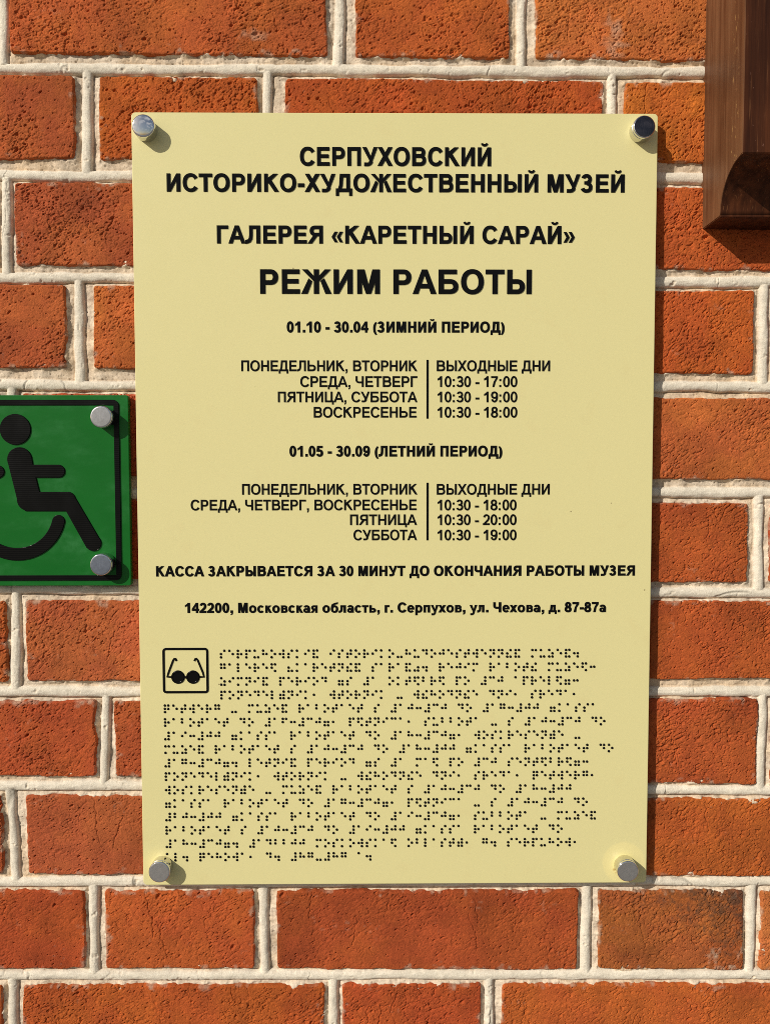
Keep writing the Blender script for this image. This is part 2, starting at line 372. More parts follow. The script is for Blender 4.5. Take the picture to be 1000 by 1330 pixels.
# ---- mortar: one tiled sheet behind and between the bricks
brx0 = np.array([q['x0'] for q in bricks]); brx1 = np.array([q['x1'] for q in bricks])
brz0 = np.array([min(q['zb0'], q['zb1']) for q in bricks]); brz1 = np.array([max(q['zt0'], q['zt1']) for q in bricks])
MO = Grid()
def mortar_tile(x0, x1, z0, z1, res):
    xs = np.linspace(x0, x1, max(2, int(round((x1-x0)/res))+1)); zs = np.linspace(z0, z1, max(2, int(round((z1-z0)/res))+1))
    X, Z = np.meshgrid(xs, zs)
    ins = np.full(X.shape, -30.0)
    for i in np.nonzero((brx0 < x1+25) & (brx1 > x0-25) & (brz0 < z1+25) & (brz1 > z0-25))[0]:
        q = bricks[i]; W = q['x1']-q['x0']; s = (X-q['x0'])/W
        zt = q['zt0']*(1-s)+q['zt1']*s; zb = q['zb0']*(1-s)+q['zb1']*s
        ins = np.maximum(ins, np.minimum(np.minimum(X-q['x0'], q['x1']-X), np.minimum(zt-Z, Z-zb)))
    keep = ins < 3.2
    if not keep.any(): return
    out = np.clip(-ins, 0, None)
    nA = vn(X, Z, 9, 900); nB = vn(X, Z, 2.6, 901); nC = vn(X, Z, 1.25, 902); nD = vn(X, Z, 24, 903)
    nS = vn(X*.3, Z, 1.5, 904)
    m = -3.3 + .75*nA + .26*nB + .12*nC + .5*nD + .14*nS + .3*vn(X, Z, 4.5, 933)
    m = m + np.clip(.7+1.7*vn(X, Z, 7, 934)+.5*nB, 0, 2.2)*np.exp(-(out/1.5)**2)
    gr_ = pits(X, Z, 3.0, 950, .32, .4, 1.0)
    m = m - .6*gr_
    bead = np.full(X.shape, -9.0); tb = np.full(X.shape, 9.0)
    for f_ in beds:
        zc = f_(X[:1])
        if zc.max() < z0-12 or zc.min() > z1+12: continue
        zc = zc + .55*vn(X[:1], X[:1]*0+zc.mean(), 60, 905) + .4*vn(X[:1], X[:1]*0+zc.mean(), 16, 906)
        hw = 4.1 + .5*vn(X[:1], X[:1]*0+zc.mean(), 30, 907) + .3*vn(X[:1], X[:1]*0+zc.mean(), 6, 908)
        t_ = (Z-zc)/hw
        m = m - (1.5+.8*vn(X, Z*0+zc.mean(), 12, 915))*np.exp(-((t_+1.16)/.15)**2) - .35*np.exp(-((t_-1.2)/.16)**2)
        hb = -3.3 + 2.85*np.sqrt(np.clip(1-np.abs(t_)**2.0, 0, 1)) + .12*vn(X*.22, Z, 1.3, 918) + .3*vn(X, X*0+zc.mean(), 22, 909)
        bead = np.where(np.abs(t_) < 1, np.maximum(bead, hb), bead); tb = np.minimum(tb, np.abs(t_))
    for (xa, za, xb, zb) in vbeads:
        if max(xa, xb) < x0-8 or min(xa, xb) > x1+8 or za < z0-6 or zb > z1+6: continue
        k_ = (za-Z)/(za-zb); sd = int(xa*3+za)
        xc = xa+(xb-xa)*k_ + .5*vn(X*0+xa, Z, 22, 911+sd) + .25*vn(X*0+xa, Z, 6, 912)
        hw = 3.9 + .5*vn(X*0+xa, Z, 25, 913+sd)
        t_ = (X-xc)/hw; on = (Z < za-2.2) & (Z > zb+2.2)
        m = np.where(on, m - .8*np.exp(-((t_-1.18)/.16)**2) - .4*np.exp(-((t_+1.2)/.16)**2), m)
        m = np.where(on, m - (.6+.5*vn(X*0+xa, Z, 18, 916+sd))*np.exp(-(np.abs(t_)/2.1)**4), m)
        hb = -3.5 + 2.9*np.sqrt(np.clip(1-np.abs(t_)**2.0, 0, 1)) + .12*vn(X, Z*.22, 1.3, 917) + .25*vn(X*0+xa, Z, 14, 914)
        hb = np.where(on & (np.abs(t_) < 1), hb, -9)
        bead = np.maximum(bead, hb)
    chip = np.clip((vn(X, Z, 7, 920)*.75+vn(X, Z, 2.2, 921)*.45-.68)*2.2, 0, 1)
    bead = bead - 1.3*chip + .06*nB + .05*nC + .14*nA - .35*pits(X, Z, 5.5, 960, .14, .3, .75)
    ck = np.clip(1-np.abs(vn(X+1.5*vn(X, Z, 4, 970), Z*.35, 46, 971))*55, 0, 1)*np.clip(vn(X, Z, 30, 972)*4+.2, 0, 1)
    bead = bead - .9*ck
    D = np.maximum(m, bead)
    isb = np.clip((bead-m)*2.2, 0, 1)*(1-.6*chip)
    c0 = np.array([.68, .555, .415]); c1 = np.array([.80, .72, .585])
    cc = c0*(1+.16*nA+.1*nB+.1*nC)[..., None]*(1-.25*gr_)[..., None]
    tan = np.clip(.3+.8*vn(X, Z, 40, 930)+.4*vn(X, Z, 8, 931), 0, 1)[..., None]
    cc = cc*((1-tan)*np.array([1.03, 1.05, 1.08])+tan*np.array([1.0, .93, .84]))
    cb_ = c1*(1-.4*ck[:, :])[..., None]*(1+.07*nA+.06*nB+.05*nS+.05*vn(X, Z, 40, 932))[..., None]
    c = cc*(1-isb[..., None])+cb_*isb[..., None]
    dust = np.clip((np.exp(-out/1.3)*.8+.7*vn(X, Z, 6, 940)-.75)*1.5, 0, 1)[..., None]*.4
    c = c*(1-dust)+dust*np.array([.42, .2, .1])
    MO.add(X, D, Z, np.clip(c, .01, .95), keep)
TS = 42.0
zi = ZB
ztop_wall = ZT
nxs = int(2*XW/TS)
for i in range(nxs):
    for j in range(int((ZT-ZB)/TS)):
        x0 = -XW+i*TS; z0 = ZB+j*TS
        fine = is_fine(x0, x0+TS, z0, z0+TS)
        mortar_tile(x0, x0+TS, z0, z0+TS, .5 if fine else 4.2)

bm_, t, b = new_mat('brick_clay')
at_n = N(t, 'ShaderNodeVertexColor'); at_n.layer_name = 'clay'
g = N(t, 'ShaderNodeNewGeometry')
na = noise_node(t, g.outputs['Position'], 900, 5, .6); nb = noise_node(t, g.outputs['Position'], 2200, 3, .6)
ra = ramp(t, na.outputs['Fac'], .3, .7, (.78, .76, .74, 1), (1.18, 1.2, 1.2, 1))
t.links.new(mixc(t, 1.0, at_n.outputs['Color'], ra.outputs['Color'], 'MULTIPLY'), b.inputs['Base Color'])
b.inputs['Roughness'].default_value = .92; b.inputs['Specular IOR Level'].default_value = .25
ad = N(t, 'ShaderNodeMath', operation='ADD'); t.links.new(na.outputs['Fac'], ad.inputs[0]); t.links.new(nb.outputs['Fac'], ad.inputs[1])
bump(t, b, ad.outputs[0], .9, .0005)

mm_, t, b = new_mat('lime_mortar')
at_n = N(t, 'ShaderNodeVertexColor'); at_n.layer_name = 'clay'
g = N(t, 'ShaderNodeNewGeometry')
na = noise_node(t, g.outputs['Position'], 1100, 4, .65)
ra = ramp(t, na.outputs['Fac'], .28, .72, (.78, .75, .71, 1), (1.12, 1.13, 1.14, 1))
t.links.new(mixc(t, 1.0, at_n.outputs['Color'], ra.outputs['Color'], 'MULTIPLY'), b.inputs['Base Color'])
b.inputs['Roughness'].default_value = .9; b.inputs['Specular IOR Level'].default_value = .25
bump(t, b, na.outputs['Fac'], .7, .0004)

wall = thing('brick_wall', 'orange red brick wall with raised pale mortar beads behind both signs', 'brick wall', (0, 0, ZC))
link('brickwork', BR.mesh('brickwork'), bm_, wall)
link('mortar', MO.mesh('mortar'), mm_, wall)

# ------------------------------------------------------------------ lettering: outlines drawn from strokes
H = 716.0
def Rc(x0, y0, x1, y1): return [(x0, y0), (x1, y0), (x1, y1), (x0, y1)]
def ring(cx, cy, rx, ry, w, h, a0=0, a1=360, n=None, p=2.2):
    if a1-a0 >= 360: return [ring(cx, cy, rx, ry, w, h, 0, 180)[0], ring(cx, cy, rx, ry, w, h, 180, 360)[0]]
    n = n or max(5, int((a1-a0)/9)); o, i = [], []
    for k in range(n+1):
        a = math.radians(a0+(a1-a0)*k/n); c, s = math.cos(a), math.sin(a)
        ex = math.copysign(abs(c)**(2/p), c); ey = math.copysign(abs(s)**(2/p), s)
        o.append((cx+rx*ex, cy+ry*ey)); i.append((cx+(rx-w)*ex, cy+(ry-h)*ey))
    return [o+i[::-1]]
def disc(cx, cy, r_, n=20): return [(cx+r_*math.cos(2*math.pi*k/n), cy+r_*math.sin(2*math.pi*k/n)) for k in range(n)]
def strip(pts, w):
    """constant width stroke along a polyline"""
    l, r_ = [], []
    for i, p in enumerate(pts):
        a = pts[max(i-1, 0)]; c = pts[min(i+1, len(pts)-1)]
        dx, dy = c[0]-a[0], c[1]-a[1]; L = math.hypot(dx, dy); nx, ny = -dy/L*w/2, dx/L*w/2
        l.append((p[0]+nx, p[1]+ny)); r_.append((p[0]-nx, p[1]-ny))
    return l+r_[::-1]
def bowl(x0, xc, X, y0, y1, W, h):
    return [Rc(x0, y1-h, xc+2, y1), Rc(x0, y0, xc+2, y0+h)] + ring(xc, (y0+y1)/2, X-xc, (y1-y0)/2, W, h, -90, 90)
def mir(polys, adv): return [[(adv-x, y) for x, y in p] for p in polys]

def glyph(ch, W, h):
    L = 73 if W > 120 else 80
    x = 519.0; W2 = W*.94; h2 = h*.9
    def breve(cx): return ring(cx, 905, 150, 135, W*.5, h*.62, 195, 345)
    if ch in 'ИЙ':
        R_ = 646; p = [Rc(L, 0, L+W, H), Rc(R_-W, 0, R_, H), [(L+W*.55, 0), (L+W, 0), (R_-W*.55, H), (R_-W, H)]]
        p[2] = [(L, 0), (L+W*1.02, 0), (R_, H), (R_-W*1.02, H)]
        return p + (breve(360) if ch == 'Й' else []), 719
    if ch == 'П': return [Rc(L, 0, L+W, H), Rc(646-W, 0, 646, H), Rc(L, H-h, 646, H)], 719
    if ch == 'Н': return [Rc(L, 0, L+W, H), Rc(649-W, 0, 649, H), Rc(L, 300, 649, 300+h)], 722
    if ch == 'Г': return [Rc(L, 0, L+W, H), Rc(L, H-h, 550, H)], 575
    if ch == 'Е': return [Rc(L, 0, L+W, H), Rc(L, H-h, 605, H), Rc(L, 305, 575, 305+h), Rc(L, 0, 618, h)], 667
    if ch == 'Т': return [Rc(22, H-h, 590, H), Rc(306-W/2, 0, 306+W/2, H)], 611
    if ch == 'О': return ring(389, H/2, 346, H/2+12, W*1.02, h), 778
    if ch == 'С': return ring(387, H/2, 340, H/2+12, W*1.02, h, 33, 327), 722
    if ch == 'Р': return [Rc(L, 0, L+W, H)] + bowl(L, 385, 617, 266, H, W, h), 667
    if ch == 'Я':
        p = [Rc(L, 0, L+W, H)] + bowl(L, 400, 635, 300, H, W, h) + [[(300, 320), (440, 370), (722, 0), (722-W*1.15, 0)]]
        return mir(p, 722), 722
    if ch == 'В': return [Rc(L, 0, L+W, H)] + bowl(L, 420, 640, 330, H, W, h) + bowl(L, 420, 672, 0, 330+h*.9, W, h), 722
    if ch == 'Ь': return [Rc(L, 0, L+W, H)] + bowl(L, 420, 675, 0, 430, W, h), 720
    if ch == 'Ы': return [Rc(L, 0, L+W, H)] + bowl(L, 380, 610, 0, 430, W, h) + [Rc(818-W, 0, 818, H)], 891
    if ch == 'Б': return [Rc(L, 0, L+W, H), Rc(L, H-h, 625, H)] + bowl(L, 420, 672, 0, 430, W, h), 719
    if ch == 'А': return [[(0, 0), (W*1.08, 0), (360+W*.36, H), (360-W*.54, H)], [(720, 0), (720-W*1.08, 0), (360-W*.36, H), (360+W*.54, H)], Rc(150, 165, 570, 165+h)], 722
    if ch == 'М':
        return [Rc(L, 0, L+W*.94, H), Rc(760-W*.94, 0, 760, H), [(L, H), (L+W*1.45, H), (417+W*.45, 0), (417-W*.48, 0)], [(760, H), (760-W*1.45, H), (417-W*.45, 0), (417+W*.48, 0)]], 833
    if ch == 'Х': return [[(8, 0), (8+W*1.22, 0), (650, H), (650-W*1.22, H)], [(660, 0), (660-W*1.22, 0), (18, H), (18+W*1.22, H)]], 667
    if ch == 'К': return [Rc(L, 0, L+W, H), [(L+W*.7, 290), (L+W*.7, 290+W*1.45), (655-W*1.2, H), (655, H)], [(250, 370), (375, 475), (705, 0), (705-W*1.25, 0)]], 719
    if ch == 'Ж':
        c = 460; p = [Rc(c-W/2, 0, c+W/2, H)]
        for s_ in (-1, 1):
            q1 = [(c+s_*20, 310), (c+s_*20, 310+W*1.0), (c+s_*(435-W*1.15), H), (c+s_*435, H)]
            q2 = [(c+s_*130, 370), (c+s_*235, 450), (c+s_*458, 0), (c+s_*(458-W*1.2), 0)]
            p += [q1, q2]
        return p, 920
    if ch == 'Л': return [Rc(640-W, 0, 640, H), Rc(170, H-h, 640, H), strip([(170+W/2, H), (170+W/2, 330), (150+W/2, 190), (118+W*.4, 105), (60, h*.5), (8, h*.45)], W*.95)], 713
    if ch == 'Д': return [Rc(20, 0, 720, h), Rc(20, -155, 20+h, 20), Rc(720-h, -155, 720, 20), Rc(625-W, 0, 625, H), Rc(195, H-h, 625, H), [(195, H), (195+W, H), (150+W, 260), (95+W, h*.6), (95, h*.6), (160, 260)]], 740
    if ch == 'Ц': return [Rc(L, 0, L+W, H), Rc(632-W, 0, 632, H), Rc(L, 0, 715, h), Rc(715-h, -155, 715, h)], 740
    if ch == 'Ч': return [Rc(620-W, 0, 620, H), Rc(45, 470, 45+W, H), Rc(290, 255, 620, 255+h)] + ring(290, 470, 245, 215, W, h, 180, 270), 693
    if ch == 'У': return [[(655, H), (655-W*1.05, H), (290, 150), (360, 60), (400, 95)], [(10, H), (10+W*1.15, H), (420, 265), (330, 180)], strip([(400, 175), (365, 105), (300, 62), (220, 50), (85, 55)], h)], 668
    if ch in 'З3': return ring(268, 528, 222, 200, W, h, -90, 162) + [Rc(175, 328, 272, 328+h*.85)] + ring(268, 205, 252, 217, W, h, -162, 90), 556 if ch == '3' else 610
    if ch == '0': return ring(278, H/2, 240, H/2+12, W*.98, h), 556
    if ch == '1': return [Rc(262, 0, 262+W, H), [(262+W, H), (262+W*.3, H), (225, 655), (155, 595), (75, 560), (75, 560-h), (170, 480), (262+W*.5, 545)]], 556
    if ch == '2': return ring(275, 490, 238, 238, W, h, -20, 168) + [strip([(432, 440), (390, 345), (110, 70)], W*.95), Rc(25, 0, 512, h)], 556
    if ch == '4': return [Rc(312, 0, 312+W2, H), [(312+W2, H), (312, H), (20, 155+h), (20+W*1.0, 155+h), (330, 570)], Rc(20, 155, 535, 155+h)], 556
    if ch == '5': return [Rc(115, H-h, 485, H), [(95, H), (95+W*1.0, H), (65+W*.95, 330), (45, 340)]] + ring(268, 230, 250, 242, W, h, -160, 130), 556
    if ch == '7': return [Rc(40, H-h, 515, H), [(515, H-h), (515-W, H-h), (225, 350), (140, 0), (140+W, 0), (350, 330)]], 556
    if ch == '8': return ring(278, 528, 218, 200, W, h) + ring(278, 203, 250, 215, W, h), 556
    if ch == '9': return ring(278, 486, 245, 242, W, h) + ring(272, H/2, 252, H/2+12, W, h, -150, 8), 556
    if ch == '6': return [[(556-x_, H-y_) for x_, y_ in p] for p in glyph('9', W, h)[0]], 556
    if ch == '.': return [Rc(72, 0, 72+W*.98, W*.98)], 278
    if ch == ',': return [Rc(72, 0, 72+W*.98, W*.98), [(72+W*.98, 5), (72+W*.5, 5), (72+W*.42, -60), (72, -110), (72+20, -160), (72+W*.8, -100)]], 278
    if ch == ':': return [Rc(92, 0, 92+W*.98, W*.98), Rc(92, 519-W*.98, 92+W*.98, 519)], 333
    if ch == '-': return [Rc(40, 195, 310, 195+h*1.05)], 333
    if ch == '(': return ring(430, 260, 370, 480, W*.95, h*.4, 118, 242), 333
    if ch == ')': return mir(ring(430, 260, 370, 480, W*.95, h*.4, 118, 242), 333), 333
    if ch in '«»':
        p = []
        for o in (0, 225): p.append([(40+o, 262), (170+o, 470), (170+o+W*.8, 470), (40+o+W*.85, 262), (170+o+W*.8, 55), (170+o, 55)])
        return (p if ch == '«' else mir(p, 556)), 556
    # lower case
    if ch == 'о': return ring(305, x/2, 264, x/2+12, W2, h2), 611
    if ch == 'с': return ring(290, x/2, 252, x/2+12, W2, h2, 40, 320), 556
    if ch == 'е': return ring(283, x/2, 252, x/2+12, W2, h2, 0, 322) + [Rc(70, 215, 534, 215+h2*.8)], 556
    if ch == 'р': return [Rc(66, -198, 66+W2, x)] + ring(320, x/2, 252, x/2+12, W2, h2), 611
    if ch == 'а': return ring(270, 355, 218, 176, W2, h2, -5, 165) + [Rc(352, 0, 352+W2, 360)] + ring(240, 155, 205, 166, W2*.95, h2*.9), 556
    if ch == 'б': return ring(305, 255, 264, 267, W2, h2) + [[(41, 250), (41+W2, 250), (60+W2, 430), (200, 545), (330, 580), (540, 630), (540, 740), (300, 690), (120, 600), (55, 430)]], 611
    if ch == 'в': return [Rc(66, 0, 66+W2, x)] + bowl(66, 330, 515, 238, x, W2, h2*.85) + bowl(66, 330, 540, 0, 238+h2*.85, W2, h2*.85), 575
    if ch == 'г': return [Rc(66, 0, 66+W2, x), Rc(66, x-h2, 400, x)], 410
    if ch == 'д': return [Rc(15, 0, 600, h2), Rc(15, -130, 15+h2, 20), Rc(600-h2, -130, 600, 20), Rc(525-W2, 0, 525, x), Rc(165, x-h2, 525, x), [(165, x), (165+W2, x), (130+W2, 200), (90+W2, h2*.6), (80, h2*.6), (140, 200)]], 620
    if ch == 'к': return [Rc(66, 0, 66+W2, x), [(66+W2*.7, 205), (66+W2*.7, 205+W2*1.2), (500-W2*1.1, x), (500, x)], [(220, 275), (330, 350), (535, 0), (535-W2*1.2, 0)]], 540
    if ch == 'л': return [Rc(520-W2, 0, 520, x), Rc(135, x-h2, 520, x), strip([(135+W2/2, x), (135+W2/2, 250), (120+W2/2, 130), (80, h2*.5), (8, h2*.45)], W2*.9)], 590
    if ch == 'п': return [Rc(66, 0, 66+W2, x), Rc(525-W2, 0, 525, x), Rc(66, x-h2, 525, x)], 591
    if ch == 'т': return [Rc(15, x-h2, 475, x), Rc(245-W2/2, 0, 245+W2/2, x)], 490
    if ch == 'у': return [[(550, x), (550-W2*1.05, x), (240, 0), (300, -80), (345, -30)], [(6, x), (6+W2*1.12, x), (345, 60), (275, -10)], strip([(320, 10), (275, -90), (200, -145), (60, -140)], h2)], 556
    if ch == 'х': return [[(6, 0), (6+W2*1.2, 0), (545, x), (545-W2*1.2, x)], [(550, 0), (550-W2*1.2, 0), (11, x), (11+W2*1.2, x)]], 556
    if ch == 'я': return mir([Rc(66, 0, 66+W2, x)] + bowl(66, 330, 515, 190, x, W2, h2*.9) + [[(225, 205), (350, 235), (565, 0), (565-W2*1.2, 0)]], 565), 565
    if ch == 'ь': return [Rc(66, 0, 66+W2, x)] + bowl(66, 330, 540, 0, 320, W2, h2*.9), 575
    return [], 278

def relief(bm, polys, d0, hgt, flare, off=(0, 0)):
    """raised flat-topped shape from overlapping 2-D outlines (mm): union, flank all round"""
    V, F = [], []
    for p in polys:
        area = sum(p[i][0]*p[(i+1) % len(p)][1]-p[(i+1) % len(p)][0]*p[i][1] for i in range(len(p)))
        if area < 0: p = p[::-1]
        F.append(list(range(len(V), len(V)+len(p)))); V += [Vector(q) for q in p]
    vv, ee, ff, ov, oe, of = delaunay_2d_cdt(V, [], F, 1, 1e-5)
    tris = [f_ for f_, o in zip(ff, of) if len(o)]
    edges = {}
    for f_ in tris:
        for i in range(len(f_)):
            a, c = f_[i], f_[(i+1) % len(f_)]
            edges[(a, c)] = edges.get((a, c), 0)+1
    bnd = [(a, c) for (a, c) in edges if (c, a) not in edges]
    nrm = {}
    for a, c in bnd:
        e = vv[c]-vv[a]; L = e.length or 1; n_ = Vector((e.y/L, -e.x/L))
        for k_ in (a, c): nrm[k_] = nrm.get(k_, Vector((0, 0)))+n_
    def P3(p, d): return ((p[0]+off[0])*MM, -d*MM, (p[1]+off[1])*MM)
    top = {}
    for f_ in tris:
        for i in f_:
            if i not in top: top[i] = bm.verts.new(P3(vv[i], d0+hgt))
    for f_ in tris:
        try: bm.faces.new([top[i] for i in f_])
        except ValueError: pass
    mid, low = {}, {}
    for i, n_ in nrm.items():
        L = n_.length; n_ = n_/L if L > 1e-6 else Vector((0, 0))
        k_ = min(1.6, 2/max(L, .6))
        mid[i] = bm.verts.new(P3(vv[i]+n_*flare*.6*k_, d0+hgt-flare*.32))
        low[i] = bm.verts.new(P3(vv[i]+n_*flare*k_, d0-.25))
    for a, c in bnd:
        for A, B in ((top, mid), (mid, low)):
            try: bm.faces.new([A[a], B[a], B[c], A[c]])
            except ValueError: pass

def bm_obj(name, bm, mat, parent, smooth=False):
    bmesh.ops.recalc_face_normals(bm, faces=bm.faces)
    me = bpy.data.meshes.new(name); bm.to_mesh(me); bm.free()
    if smooth: me.polygons.foreach_set('use_smooth', np.ones(len(me.polygons), dtype=bool))
    return link(name, me, mat, parent)

def text_line(bm, s, px0, px1, ptop, pbot, W, h, d0, hgt=.8, flare=.16):
    x0, zb = at(px0, pbot, d0); x1, _ = at(px1, pbot, d0); _, zt = at((px0+px1)/2, ptop, d0)
    zb = at((px0+px1)/2, pbot, d0)[1]
    x0 += flare; x1 -= flare; zb += flare; zt -= flare
    gs = []; pen = 0; lo, hi = 1e9, -1e9
    for ch in s:
        p, adv = glyph(ch, W, h)
        for q in p:
            for (gx, gy) in q: lo = min(lo, pen+gx); hi = max(hi, pen+gx)
        gs.append((pen, p)); pen += adv
    sx = (x1-x0)/(hi-lo); sz = (zt-zb)/H
    for pen, p in gs:
        if p: relief(bm, [[(x0+(pen+gx-lo)*sx, zb+gy*sz) for gx, gy in q] for q in p], d0, hgt, flare)

# ------------------------------------------------------------------ materials of the signs
def plastic_black(name, ridges=False):
    m, t, b = new_mat(name)
    b.inputs['Base Color'].default_value = (.0045, .0045, .0045, 1); b.inputs['Roughness'].default_value = .22; b.inputs['Specular IOR Level'].default_value = .12
    g = N(t, 'ShaderNodeNewGeometry')
    n_ = noise_node(t, g.outputs['Position'], 1400, 3)
    if ridges:
        w = N(t, 'ShaderNodeTexWave'); w.wave_type = 'BANDS'; w.bands_direction = 'Z'
        w.inputs['Scale'].default_value = 205; w.inputs['Distortion'].default_value = .15; w.inputs['Detail'].default_value = 1
        t.links.new(g.outputs['Position'], w.inputs['Vector'])
        ad = N(t, 'ShaderNodeMath', operation='MULTIPLY_ADD'); ad.inputs[1].default_value = .25
        t.links.new(n_.outputs['Fac'], ad.inputs[0]); t.links.new(w.outputs['Fac'], ad.inputs[2])
        bump(t, b, ad.outputs[0], .3, .00012)
        rr = ramp(t, noise_node(t, g.outputs['Position'], 60, 5).outputs['Fac'], .35, .7, (.2, .2, .2, 1), (.36, .36, .36, 1))
        t.links.new(rr.outputs['Color'], b.inputs['Roughness'])
    else: bump(t, b, n_.outputs['Fac'], .2, .0001)
    return m
M_BLACK = plastic_black('black_raised_letters'); M_BLACKR = plastic_black('black_ridged_plastic', True)

M_CREAM, t, b = new_mat('cream_plastic')
tcn = N(t, 'ShaderNodeTexCoord'); P_ = tcn.outputs['Object']
na = noise_node(t, P_, 5.0, 4); nb = noise_node(t, P_, 55, 5); nc = noise_node(t, P_, 420, 2)
base = mixc(t, na.outputs['Fac'], (.745, .668, .318, 1), (.77, .695, .338, 1))
base = mixc(t, ramp(t, nb.outputs['Fac'], .6, 1.0).outputs['Color'], base, (.72, .62, .29, 1))
# scattered specks of dirt
vo = N(t, 'ShaderNodeTexVoronoi'); vo.inputs['Scale'].default_value = 42; t.links.new(P_, vo.inputs['Vector'])
spk = ramp(t, vo.outputs['Distance'], .012, .03, (1, 1, 1, 1), (0, 0, 0, 1))
thin = ramp(t, noise_node(t, P_, 21, 2).outputs['Fac'], .55, .6)
sm = mixc(t, 1.0, spk.outputs['Color'], thin.outputs['Color'], 'MULTIPLY')
base = mixc(t, sm, base, (.22, .16, .07, 1))
def spot(cx, cz, r0, r1, colr, amt, base, wob=.0012):
    cv = N(t, 'ShaderNodeVectorMath', operation='DISTANCE'); cv.inputs[1].default_value = (cx*MM, -9.5*MM, cz*MM)
    t.links.new(P_, cv.inputs[0])
    ad = N(t, 'ShaderNodeMath', operation='MULTIPLY_ADD'); ad.inputs[1].default_value = wob
    t.links.new(nb.outputs['Fac'], ad.inputs[0]); t.links.new(cv.outputs['Value'], ad.inputs[2])
    rp = ramp(t, ad.outputs[0], 0, 1); 
    mr = N(t, 'ShaderNodeMapRange'); mr.inputs[1].default_value = r0*MM; mr.inputs[2].default_value = r1*MM
    mr.inputs[3].default_value = amt; mr.inputs[4].default_value = 0; t.links.new(ad.outputs[0], mr.inputs[0])
    t.nodes.remove(rp)
    return mixc(t, mr.outputs[0], base, colr)
PEGS = [at(190.7, 170.2, 9.5), at(830.7, 171.7, 9.5), at(211.6, 1124.8, 9.5), at(810.4, 1123.7, 9.5)]
base = spot(PEGS[3][0]-.5, PEGS[3][1]+2, 16.5, 18.2, (.84, .73, .33, 1), .75, base)
base = spot(PEGS[3][0], PEGS[3][1], 8.4, 12, (.86, .74, .30, 1), .7, base)
base = spot(PEGS[3][0]-8.2, PEGS[3][1]-3.6, .8, 2.2, (.42, .22, .03, 1), .8, base, .0022)
base = spot(PEGS[3][0]-6.8, PEGS[3][1]-6.2, .5, 1.6, (.36, .18, .03, 1), .7, base, .002)
base = spot(PEGS[2][0]-3, PEGS[2][1]+0, 9, 20, (.84, .72, .31, 1), .6, base, .006)
t.links.new(base, b.inputs['Base Color'])
rr = ramp(t, nb.outputs['Fac'], .3, .75, (.26, .26, .26, 1), (.36, .36, .36, 1)); t.links.new(rr.outputs['Color'], b.inputs['Roughness'])
bump(t, b, nc.outputs['Fac'], .12, .00015)

M_GREEN, t, b = new_mat('green_plastic')
tcn = N(t, 'ShaderNodeTexCoord'); P_ = tcn.outputs['Object']
mp = N(t, 'ShaderNodeMapping'); mp.inputs['Rotation'].default_value = (0, .55, 0); mp.inputs['Scale'].default_value = (1, 1, 2.6)
t.links.new(P_, mp.inputs['Vector'])
na = noise_node(t, mp.outputs['Vector'], 22, 6, .6); nb = noise_node(t, P_, 160, 5, .65)
smg = mixc(t, 1.0, ramp(t, na.outputs['Fac'], .48, .74).outputs['Color'], ramp(t, nb.outputs['Fac'], .35, .7).outputs['Color'], 'MULTIPLY')
base = mixc(t, noise_node(t, P_, 40, 3).outputs['Fac'], (.006, .108, .014, 1), (.010, .138, .020, 1))
t.links.new(mixc(t, smg, base, (.028, .175, .045, 1)), b.inputs['Base Color'])
rr = ramp(t, na.outputs['Fac'], .3, .75, (.2, .2, .2, 1), (.42, .42, .42, 1)); t.links.new(rr.outputs['Color'], b.inputs['Roughness'])
b.inputs['Specular IOR Level'].default_value = .18
vo = N(t, 'ShaderNodeTexNoise'); vo.inputs['Scale'].default_value = 700; t.links.new(P_, vo.inputs['Vector'])
bump(t, b, vo.outputs['Fac'], .1, .00015)

def metal(name, colr, rough, scr=.0):
    m, t, b = new_mat(name)
    b.inputs['Metallic'].default_value = 1.0
    tcn = N(t, 'ShaderNodeTexCoord'); n_ = noise_node(t, tcn.outputs['Object'], 380, 5, .65)
    mp = N(t, 'ShaderNodeMapping'); mp.inputs['Rotation'].default_value = (0, .7, 0); mp.inputs['Scale'].default_value = (12, 12, 1)
    t.links.new(tcn.outputs['Object'], mp.inputs['Vector']); n2 = noise_node(t, mp.outputs['Vector'], 110, 4, .6)
    k = mixc(t, n_.outputs['Fac'], tuple(c*.9 for c in colr)+(1,), tuple(min(1, c*1.07) for c in colr)+(1,))
    k = mixc(t, ramp(t, n2.outputs['Fac'], .62, .72).outputs['Color'], k, tuple(min(1, c*1.3+.03) for c in colr)+(1,)) if scr else k
    t.links.new(k, b.inputs['Base Color'])
    rr = ramp(t, n_.outputs['Fac'], .3, .7, (rough*.9,)*3+(1,), (rough*1.12,)*3+(1,)); t.links.new(rr.outputs['Color'], b.inputs['Roughness'])
    if scr: bump(t, b, n2.outputs['Fac'], scr, .0002)
    return m
M_CHROME = metal('polished_chrome', (.78, .78, .79), .07)
M_BARREL = metal('nickel_barrel', (.66, .65, .62), .16)
M_DARK = metal('dark_reflection_metal', (.10, .09, .10), .12, .5)  # near-black base colour stands in for the cap's dark reflection
M_STEEL = metal('brushed_steel', (.92, .90, .87), .30, .03)
M_STEEL2 = metal('worn_aluminium', (.46, .46, .48), .32, .04)
M_STEEL3 = metal('bluish_worn_steel', (.32, .36, .45), .32, .05)

